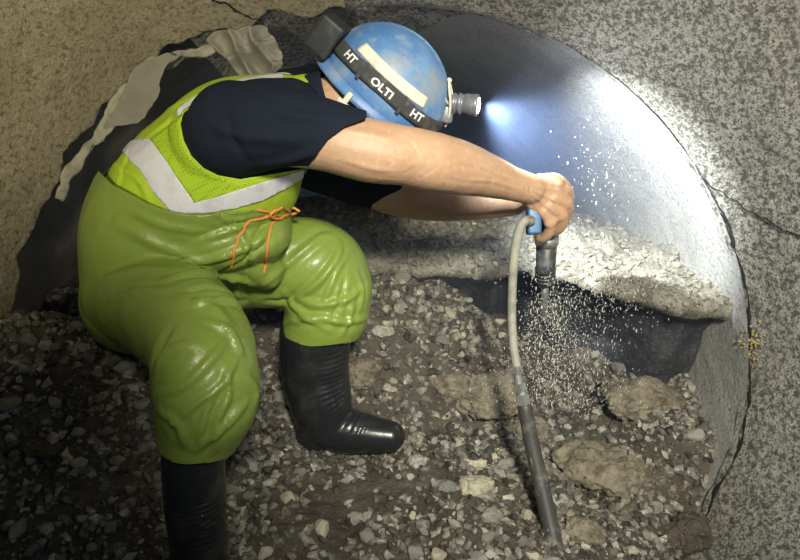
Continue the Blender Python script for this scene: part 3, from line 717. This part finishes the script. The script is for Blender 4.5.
# bracket: yoke and wire loop
fr = dome(0.0, .17, .006)
v, f = merge([boxm((fr+L0-LD*.012)/2, (LD, LS, LU), (.016, .020, .018), .004), tube([[*(L0-LD*.006+LS*.026), .004], [*(L0-LD*.02+LS*.026-LU*.02), .004], [*(fr-LU*.015+LS*.01), .004]], sides=8), tube([[*(L0-LD*.006-LS*.026), .004], [*(L0-LD*.02-LS*.026-LU*.024), .0045], [*(L0-LD*.05-LS*.03-LU*.028), .004]], sides=8)])
mesh('bracket', v, f, M['steel'], lamp)
cb = [dome(.0, .17, .012), dome(-.15, .28, .013), dome(-.25, .40, .012), dome(-.3, .52, .010), dome(-.2, .58, .010)]
v, f = tube([[*q, .0028] for q in cb], sides=10)
v2_, f2_ = ell(cb[-1], (HF, HS, HU), (.006, .006, .005)); v, f = merge([(v, f), (v2_, f2_), tube([[*dome(.15, .2, .011), .0022], [*dome(.1, .33, .012), .0022], [*dome(.0, .45, .011), .0022], [*cb[-1], .0022]], sides=8)])
mesh('lamp_cable', v, f, M['sticker'], lamp)

# ================================================================== TOOL + HOSE
tA = P(549, 182, 1.425); tB = P(545, 283, 1.50); td = nrm(tB-tA); TLn = np.linalg.norm(tB-tA)
tool = empty('chipping_hammer', tB, 'black and blue hand-held air chipping hammer gripped in both fists', 'air tool')
def ts(st): return tube([[*(tA+td*TLn*s), r] for s, r in st], sides=32, n=1, flat=True)
mesh('grip', *ts([(0.02, .012), (.05, .018), (.15, .019), (.50, .019), (.52, .021)]), M['toolblk'], tool)
mesh('collar', *ts([(.50, .025), (.51, .029), (.575, .029), (.585, .026)]), M['steel'], tool)
rb = [(.58, .0255), (.83, .0245)]
s = .84
while s < .97: rb += [(s, .0262), (s+.018, .0262), (s+.02, .0228), (s+.034, .0228)]; s += .036
rb += [(.985, .022), (1.0, .020)]
o = mesh('barrel', *ts(rb), M['toolblk'], tool)
mesh('chisel_bit', *ts([(.99, .010), (1.15, .0095), (1.35, .008), (1.42, .004)]), M['steel'], tool)
hb = P(533.5, 221, 1.375)
v, f = merge([boxm(hb, (RT, FW, UP), (.0155, .017, .031), .006, 3), tube([[*P(534, 207, 1.385), .013], [*P(540, 205, 1.42), .012]], sides=16)])
o = mesh('throttle_valve', v, f, M['bluepl'], tool); o['label'] = 'blue throttle valve'
hose = empty('air_hose', P(517, 370, 1.27), 'air hose hanging from the hammer, grey above a steel coupling and black below', 'hose')
v, f = T2([(529, 221, 1.350, 4.6), (525, 221, 1.347, 4.6), (520.5, 227, 1.345, 4.6), (517, 240, 1.345, 5), (513.5, 265, 1.335, 4.6), (512, 295, 1.325, 4.4), (512, 325, 1.305, 4.4), (514, 350, 1.285, 4.4), (517, 367, 1.27, 4.4)], sides=16)
o = mesh('grey_hose', v, f, M['greyhose'], hose)
v, f = merge([T2([(532, 221, 1.357, 5.6), (526, 221, 1.348, 5.6)], sides=6, n=1, flat=True)]); mesh('hose_fitting', v, f, M['steel'], hose, smooth=False)
v, f = merge([T2([(516.5, 366, 1.27, 6.2), (517.5, 374, 1.263, 6.2)], sides=6, n=1, flat=True), T2([(517.5, 374, 1.263, 4.6), (519, 384, 1.256, 4.6)], sides=16, n=1, flat=True),
              T2([(519, 383, 1.256, 7), (521, 391, 1.25, 7)], sides=6, n=1, flat=True), T2([(521, 391, 1.25, 5.6), (523, 399, 1.243, 5.6)], sides=16, n=1, flat=True), T2([(522, 394, 1.245, 7), (524, 404, 1.238, 7)], sides=6, n=1, flat=True), T2([(523.5, 403, 1.24, 6), (526, 412, 1.232, 6)], sides=16, n=1, flat=True)])
o = mesh('coupling', v, f, M['steel'], hose, smooth=False); o['label'] = 'hexagonal steel hose coupling'
rows = [(525, 408, 1.235, 7.2), (531, 440, 1.21, 7.6), (539, 475, 1.175, 8), (548, 515, 1.13, 8.4), (556, 552, 1.085, 8.8), (563, 592, 1.045, 9)]
rw = [[*P(x, y, Y), r*dep(P(x, y, Y))/FOC] for x, y, Y, r in rows]
rw += [[.36, .93, gz(.36, .93)+.02, .0195], [.38, .7, gz(.38, .7)+.02, .0195], [.4, .4, gz(.4, .4)+.02, .0195]]
v, f = tube(rw, sides=20, n=8); o = mesh('black_hose', v, f, M['blackhose'], hose); o['label'] = 'mud-smeared black rubber hose'

# ================================================================== TORN LINER on the left
def sheet(center, wid, seed, amp=.012, lift=.012, nu=60, nv=14, cr=3.):
    """ribbon lying inside the near shell rim, rows of photo points walked along the wall"""
    c = crom(center, nu//(len(center)-1)); w = crom(np.array(wid, float).reshape(-1, 1), nu//(len(center)-1))[:, 0]
    T = np.gradient(c, axis=0); T /= np.linalg.norm(T, axis=1, keepdims=True); Nn = np.stack([-T[:, 1], T[:, 0]], -1)
    V = []
    for i in range(len(c)):
        for j in range(nv):
            s = (j/(nv-1)-.5)*2; x, y = c[i]+Nn[i]*w[i]*s
            p = shell_pt(x, y, lift+.010*(1-s*s)); V.append(p)
    V = np.array(V); q = V*np.array([cr*6, cr*6, cr*6]); d = amp*fbm(q, 3, seed)
    V = V-np.outer(d, FW)+np.stack([.4*amp*fbm(q, 3, seed+1), 0*d, .4*amp*fbm(q, 3, seed+2)], -1)
    return V, [(i*nv+j, (i+1)*nv+j, (i+1)*nv+j+1, i*nv+j+1) for i in range(len(c)-1) for j in range(nv-1)]
v, f = sheet([(50, 196), (66, 170), (88, 140), (112, 108), (132, 76), (150, 62), (178, 52), (212, 44)], [4, 5, 4, 7, 5, 7, 4, 5], 71, .045)
rim = mesh('torn_liner', v, f, M['crust']); solid(rim, .010); tag(rim, 'twisted grey strip of torn liner hanging along the left rim', 'torn liner')
def free(pts, Y0, seed, amp, nu=40, nv=30, mat_=None, name='torn_liner', cr=14, back=0):
    """sheet spanning a quad of photo corners at real depths (tl,tr,br,bl)"""
    q = np.array([P(*p) for p in pts]); V = []
    for i in range(nu):
        for j in range(nv):
            a, b = i/(nu-1), j/(nv-1); V.append((q[0]*(1-a)+q[1]*a)*(1-b)+(q[3]*(1-a)+q[2]*a)*b)
    V = np.array(V); nn = fbm(V*cr, 2, seed); rg = 1-np.abs(nn)*2.5
    V = V-np.outer(amp*rg+amp*.35*(1-2*np.abs(fbm(V*cr*2.2, 2, seed+1))), FW)+np.outer(amp*.5*fbm(V*cr*.8, 2, seed+2), RT)+np.outer(amp*.5*fbm(V*cr*.8, 2, seed+3), UP)
    if amp > .02:
        a1 = V[:, 0]*48+V[:, 2]*22+2.2*fbm(V*8, 2, seed+7); a2 = V[:, 0]*20-V[:, 2]*55+2.5*fbm(V*9, 2, seed+8)
        V = V-np.outer(.030*(1-np.abs(np.sin(a1)))**1.3+.020*(1-np.abs(np.sin(a2)))**1.5, FW)
    return V, [(i*nv+j, (i+1)*nv+j, (i+1)*nv+j+1, i*nv+j+1) for i in range(nu-1) for j in range(nv-1)]
def shaped(v, f, poly, wob, seed):
    q = proj(v); q = q+wob*np.stack([fbm(v*30, 3, seed), fbm(v*30, 3, seed+5)], -1); return clip(v, f, sdpoly(q, poly))
v, f = free([(95, 45, 1.56), (190, 40, 1.66), (180, 135, 1.62), (90, 140, 1.53)], 0, 81, .010, 90, 90, cr=6)
v, f = shaped(v, f, [(128, 74), (138, 63), (152, 57), (168, 53), (180, 55), (166, 68), (159, 84), (156, 98), (146, 114), (136, 122), (122, 125), (103, 128), (118, 106), (126, 88)], 4, 3)
o = mesh('liner_flap', v, f, M['membrane']); solid(o, .006); tag(o, 'smooth grey flap of liner bent out behind the worker\'s back', 'liner flap')
v, f = free([(195, 10, 1.56), (300, 10, 1.60), (300, 100, 1.60), (195, 100, 1.54)], 0, 91, .03, 120, 120, cr=9)
v, f = shaped(v, f, [(206, 40), (214, 32), (240, 26), (262, 25), (274, 36), (283, 52), (281, 66), (270, 76), (256, 79), (243, 82), (236, 72), (232, 60), (220, 52)], 5, 7)
o = mesh('crumpled_sheet', v, f, M['membrane']); solid(o, .005); tag(o, 'crumpled grey sheet hanging from the crown above the worker\'s back', 'crumpled sheet')

# ================================================================== ROCKS
def rock_mesh(seed, el=(1, .75, .6), npts=26, bev=.06):
    rnd = random.Random(seed); bm = bmesh.new()
    for _ in range(npts):
        d = Vector((rnd.gauss(0, 1), rnd.gauss(0, 1), rnd.gauss(0, 1))).normalized()*rnd.uniform(.82, 1.05)
        bm.verts.new((d.x*el[0], d.y*el[1], d.z*el[2]))
    r = bmesh.ops.convex_hull(bm, input=bm.verts)
    for g in set(r['geom_interior']+r['geom_unused']):
        if isinstance(g, bmesh.types.BMVert) and g.is_valid: bm.verts.remove(g)
    bmesh.ops.dissolve_limit(bm, angle_limit=.35, verts=bm.verts, edges=bm.edges)
    if bev: bmesh.ops.bevel(bm, geom=bm.edges[:], offset=bev, segments=1, affect='EDGES')
    bmesh.ops.triangulate(bm, faces=bm.faces[:]); bm.verts.index_update()
    v = np.array([w.co[:] for w in bm.verts]); f = [tuple(w.index for w in q.verts) for q in bm.faces]; bm.free(); return v, f
def rot(rnd):
    e = Matrix.Rotation(rnd.uniform(0, 6.28), 3, 'Z')@Matrix.Rotation(rnd.uniform(-.5, .5), 3, 'X')@Matrix.Rotation(rnd.uniform(-.5, .5), 3, 'Y'); return np.array(e)
# gravel bed: one stuff object per bed, far too many to count
small = [rock_mesh(100+k, (1, random.uniform(.65, .95), random.uniform(.5, .8)), 12, 0) for k in range(10)]
def hit_scene(x, y):
    d = Vector(ray(x, y)).normalized(); best = None
    for B in (GB, LB):
        h = B.ray_cast(Vector(CAM), d)
        if h[0] and (best is None or h[3] < best[3]): best = (h[0], h[1], B, h[3])
    return best
rnd = random.Random(5); GVs = []; GFs = []; n0 = 0
def add_small(p, s):
    global n0
    v, f = small[rnd.randrange(10)]; w = (v*s)@rot(rnd)+p; GVs.append(w); GFs.extend([tuple(i+n0 for i in q) for q in f]); n0 += len(w)
MUD = PZ(325, 520, -.03)
def dens(x, y):   # how stony, per place on the floor (world coordinates)
    q = np.array([[x*2.1, y*2.1, 3.]]); return float(.66+.9*fbm(q, 2, 95)[0]-.75*math.exp(-((x-MUD[0])**2+(y-MUD[1])**2)/.16**2))
cnt = 0
while cnt < 19000:
    x, y = rnd.uniform(-1.1, .95), rnd.uniform(.55, 1.85)
    if rnd.random() > dens(x, y)+(.35 if y > 1.3 and x < .4 else 0): continue
    z = gz(x, y); s = .0045+.0135*rnd.random()**2.0
    if y > 1.2: s *= 1.2
    add_small(np.array([x, y, z+s*.2]), s); cnt += 1
v = np.concatenate(GVs); o = mesh('gravel', v, GFs, M['gravel'], smooth=False); tag(o, 'fine loose gravel scattered over the wet soil floor', 'gravel', kind='stuff')
GVs = []; GFs = []; n0 = 0
for k in range(3800):
    x = rnd.uniform(-.35, .88); yy = float(edgeY(np.array([x]))[0])+rnd.random()**1.3*1.1-.01
    h = LB.ray_cast(Vector((x, yy, 3)), Vector((0, 0, -1)))
    if not h[0]: continue
    s = .003+.015*rnd.random()**3; add_small(np.array(h[0])+np.array([0, 0, s*.25]), s)
v = np.concatenate(GVs); o = mesh('ledge_gravel', v, GFs, M['ledge'], smooth=False); tag(o, 'fine grey gravel crust on top of the debris ledge', 'gravel', kind='stuff')

protos = [rock_mesh(200+k, (1, random.uniform(.62, .95), random.uniform(.5, .8)), 22, .07) for k in range(14)]
pm = []
for k, (v, f) in enumerate(protos):
    me = bpy.data.meshes.new('stone'); me.from_pydata(v.tolist(), [], f); me.update(); me.materials.append(M['pale'] if k % 5 == 0 else M['stone']); pm.append(me)
placed = []
def put_stone(name, p, s, label, group, me=None, sc=None, m=None):
    me = me or rnd.choice(pm)
    if m is not None: me = me.copy(); me.materials.clear(); me.materials.append(m)
    o = bpy.data.objects.new(name, me); COL.objects.link(o)
    o.location = Vector(p); o.rotation_euler = (rnd.uniform(-.5, .5), rnd.uniform(-.5, .5), rnd.uniform(0, 6.28)); o.scale = sc or (s, s, s)
    tag(o, label, 'stone', group); return o
# larger single lumps named by where they lie: (px,py, half width px, sx,sy,sz, material, name, label, category)
BIG = [(488, 412, 46, (1, .8, .55), 'clod', 'earth_clod', 'big brown clod of earth left of the hose coupling', 'clod'),
       (612, 486, 68, (1, .62, .36), 'clod', 'earth_slab', 'broad flat slab of brown earth right of the black hose', 'clod'),
       (478, 492, 22, (1, .75, .6), 'pale', 'pale_rock', 'pale yellowish rock below the clod, left of the black hose', 'rock'),
       (475, 468, 15, (1, .6, .45), 'pale', 'flat_pale_rock', 'long flat pale stone just above the yellowish rock', 'rock'),
       (448, 490, 12, (1, .8, .6), 'stone', 'grey_rock', 'round grey rock left of the yellowish rock', 'rock'),
       (419, 464, 11, (1, .9, .7), 'stone', 'brown_rock', 'rounded rock just right of the far boot toe', 'rock'),
       (382, 334, 14, (1, .7, .55), 'stone', 'flat_grey_rock', 'flat grey rock to the right of the far knee', 'rock'),
       (362, 384, 24, (1, .75, .7), 'clod', 'earth_lump', 'brown lump of earth against the far boot shaft', 'clod'),
       (355, 521, 10, (1, .8, .7), 'stone', 'split_stone', 'left stone of the pair lying in mud at the bottom centre', 'stone'),
       (370, 519, 10, (1, .8, .7), 'stone', 'split_stone', 'right stone of the pair lying in mud at the bottom centre', 'stone'),
       (690, 548, 34, (1, .8, .6), 'soil', 'dark_clod', 'dark wet clod at the foot of the right wall', 'clod'),
       (640, 412, 46, (1, .7, .45), 'clod', 'pit_clod', 'dark earth mound at the back of the pit under the ledge', 'clod'),
       (491, 520, 13, (1, .8, .7), 'stone', 'blocky_stone', 'blocky brown-grey stone below the yellowish rock', 'stone'),
       (530, 440, 22, (1, .8, .6), 'clod', 'hose_clod', 'earth lump directly behind the black hose below the coupling', 'clod'),
       (455, 395, 26, (1, .75, .6), 'clod', 'bank_clod', 'brown clod on the bank between far boot and hose', 'clod'),
       (585, 540, 24, (1, .8, .5), 'clod', 'low_clod', 'earth lump at the bottom edge right of the black hose', 'clod'),
       (40, 455, 24, (1, .7, .4), 'soil', 'dark_clod', 'dark wet clod in the shadow at the left edge', 'clod')]
for i, (x, y, w, el, mm, nm, lab, cat) in enumerate(BIG):
    h = hit_scene(x, y); p = np.array(h[0]); s = w*dep(p)/FOC
    bv, bf_ = rock_mesh(300+i, el, 60, .05)
    bv, bf_ = evalmods(bv, bf_, [('REMESH', dict(mode='VOXEL', voxel_size=.035))])
    N = vnormals(bv, bf_); bv = bv+N*(.16*fbm(bv*2.6, 5, 400+i)-.12*np.abs(fbm(bv*4, 4, 500+i))+.05*fbm(bv*14, 3, 600+i))[:, None]
    bv = bv*s; bv = bv@np.array(Matrix.Rotation(rnd.uniform(-.2, .2), 3, 'Y')); 
    o = mesh(nm, bv+p+np.array([0, .2*s, el[2]*s*(.5 if mm in ('clod', 'soil') else .15)]), bf_, M[mm]); tag(o, lab, cat); placed.append((p[0], p[1], s*.9))
# regions for the individual stones
def region(x, y, onl):
    if onl: return ('pale grey stone lying on the ledge top beyond the hands', 'stones on the ledge') if x > .36 else ('grey stone on the ledge top left of the hands', 'stones on the ledge left of the hands')
    px, py = proj([x, y, gz(x, y)])
    if 225 < px < 300 and py < 450: return ('angular grey stone in the gravel between the two boots', 'stones between the boots')
    if px <= 225: return ('grey stone in the dim gravel left of the near boot', 'stones left of the near boot') if py > 400 else ('grey stone in the shadow behind the near knee', 'stones behind the near knee')
    if px < 520 and py < 400: return ('grey stone on the rubble slope below the ledge', 'stones on the rubble slope')
    if px < 420: return ('stone in the mud in front of the far boot', 'stones in front of the far boot')
    if px < 545: return ('stone in the gravel just left of the black hose', 'stones left of the hose')
    if py < 440: return ('stone at the bottom of the dark pit under the ledge', 'stones in the pit')
    return ('stone among the broken earth right of the black hose', 'stones right of the hose')
N_ST = 0; tries = 0
BOOT = [(P(345, 440, 1.38)[:2], .12), (P(312, 438, 1.4)[:2], .085), (P(200, 590, .95)[:2], .10)]
while N_ST < 285 and tries < 40000:
    tries += 1
    onl = rnd.random() < .20
    px, py = (rnd.uniform(370, 700), rnd.uniform(192, 300)) if onl else (rnd.uniform(0, 700), rnd.uniform(300, 570))
    if not onl and rnd.random() < .35: px, py = rnd.uniform(235, 520), rnd.uniform(300, 420)
    h = hit_scene(px, py)
    if not h: continue
    p = h[0]; isl = h[2] is LB
    if isl and (p.z < .28 or py < 193): continue
    if abs(p.x) > .95: continue
    if not isl and rnd.random() > dens(p.x, p.y)+.15: continue
    if isl: s = .006+.014*rnd.random()**2
    else: s = (.012+.019*rnd.random()**1.5)*(1.15 if p.y > 1.3 else 1)
    if any((p.x-a)**2+(p.y-b)**2 < (s*.9+c*.95)**2 for a, b, c in placed): continue
    if any((p.x-q[0])**2+(p.y-q[1])**2 < (r+s)**2 for q, r in BOOT): continue
    placed.append((p.x, p.y, s)); lab, grp = region(p.x, p.y, isl)
    put_stone('stone', (p.x, p.y, p.z+s*.28), s, lab, grp); N_ST += 1

# flying grit and droplets thrown by the chisel
GVs = []; GFs = []; n0 = 0
for k in range(5200):
    if k < 3400:
        t = rnd.random()**.75; c = P(rnd.gauss(548+8*t, 7+34*t), 290+118*t+rnd.gauss(0, 8), 1.52-.12*t+rnd.gauss(0, .04))
    elif k < 5020: c = P(rnd.gauss(590, 32), 262+abs(rnd.gauss(0, 42)), rnd.uniform(1.42, 1.54))
    else: c = P(rnd.gauss(605, 24), rnd.gauss(172, 24), rnd.uniform(1.4, 1.9))
    s = rnd.uniform(.0004, .0009)+.0012*rnd.random()**5
    v, f = small[rnd.randrange(10)]; w = (v*np.array([s, s, s*rnd.uniform(1, 6)]))+c; GVs.append(w); GFs.extend([tuple(i+n0 for i in q) for q in f]); n0 += len(w)
o = mesh('flying_grit', np.concatenate(GVs), GFs, M['grit'], smooth=False); tag(o, 'spray of grit and droplets flying from the chisel tip', 'grit', kind='stuff')

# dust haze hanging in the pipe beyond the worker
hz = bpy.data.materials.new('dust_haze'); hz.use_nodes = True; N = hz.node_tree.nodes; N.remove(N['Principled BSDF'])
vs = N.new('ShaderNodeVolumeScatter'); vs.inputs['Color'].default_value = (.42, .58, 1, 1); vs.inputs['Density'].default_value = .12; vs.inputs['Anisotropy'].default_value = .1
hz.node_tree.links.new(vs.outputs[0], N['Material Output'].inputs['Volume'])
V, F = boxm((0, 3.2, .2), np.eye(3), (1.2, 1.85, 1.3)); o = mesh('dust_haze', V, F, hz, smooth=False); tag(o, 'bluish dust haze hanging in the dark pipe beyond the hands', 'haze', kind='stuff')

# ================================================================== LIGHT
def look(o, d): o.rotation_euler = Vector(d).to_track_quat('-Z', 'Y').to_euler()
def spot(name, loc, tgt, e, c, size, blend, r):
    l = bpy.data.lights.new(name, 'SPOT'); l.energy = e; l.color = c; l.spot_size = math.radians(size); l.spot_blend = blend; l.shadow_soft_size = r
    o = bpy.data.objects.new(name, l); COL.objects.link(o); o.location = Vector(loc); look(o, np.asarray(tgt)-np.asarray(loc)); return o
spot('headlamp_beam', L0+LD*.075, L0+LD*.075+RT*.58-UP*.14+FW*.64, 135, (.88, .94, 1), 68, .7, .014)
spot('headlamp_spill', L0+LD*.076, L0+LD*.076+nrm([.86, .22, -.40]), 11, (.88, .94, 1), 150, .8, .014)
spot('work_lamp', (.26, -.60, 1.72), (.44, 1.5, .50), 420, (1, .95, .80), 56, 1.0, .13)
spot('left_wall_fill', (-.32, -.6, .98), (-.85, 1.1, 1.12), 175, (1, .92, .70), 50, 1.0, .06)  # added warm fill that brightens the upper left lining, no visible source
pl = bpy.data.lights.new('right_wall_fill', 'POINT'); pl.energy = 4.6; pl.color = (.9, .95, 1); pl.shadow_soft_size = .3; o = bpy.data.objects.new('right_wall_fill', pl); COL.objects.link(o); o.location = (.50, .20, .66)  # added point fill lifting the right wall, stands for no lamp
w = bpy.data.worlds.new('World'); S.world = w; w.use_nodes = True; w.node_tree.nodes['Background'].inputs[0].default_value = (.10, .16, .30, 1); w.node_tree.nodes['Background'].inputs[1].default_value = .10

cam = bpy.data.cameras.new('camera'); co = bpy.data.objects.new('camera', cam); COL.objects.link(co); co.location = Vector(CAM); co.rotation_euler = (math.pi/2-PITCH, 0, 0)
cam.sensor_width = 36; cam.lens = FOC/800*36; cam.clip_start = .02; S.camera = co
S.view_settings.view_transform = 'Standard'; S.view_settings.look = 'None'; S.view_settings.gamma = 1; S.view_settings.use_curve_mapping = False; S.view_settings.exposure = 0
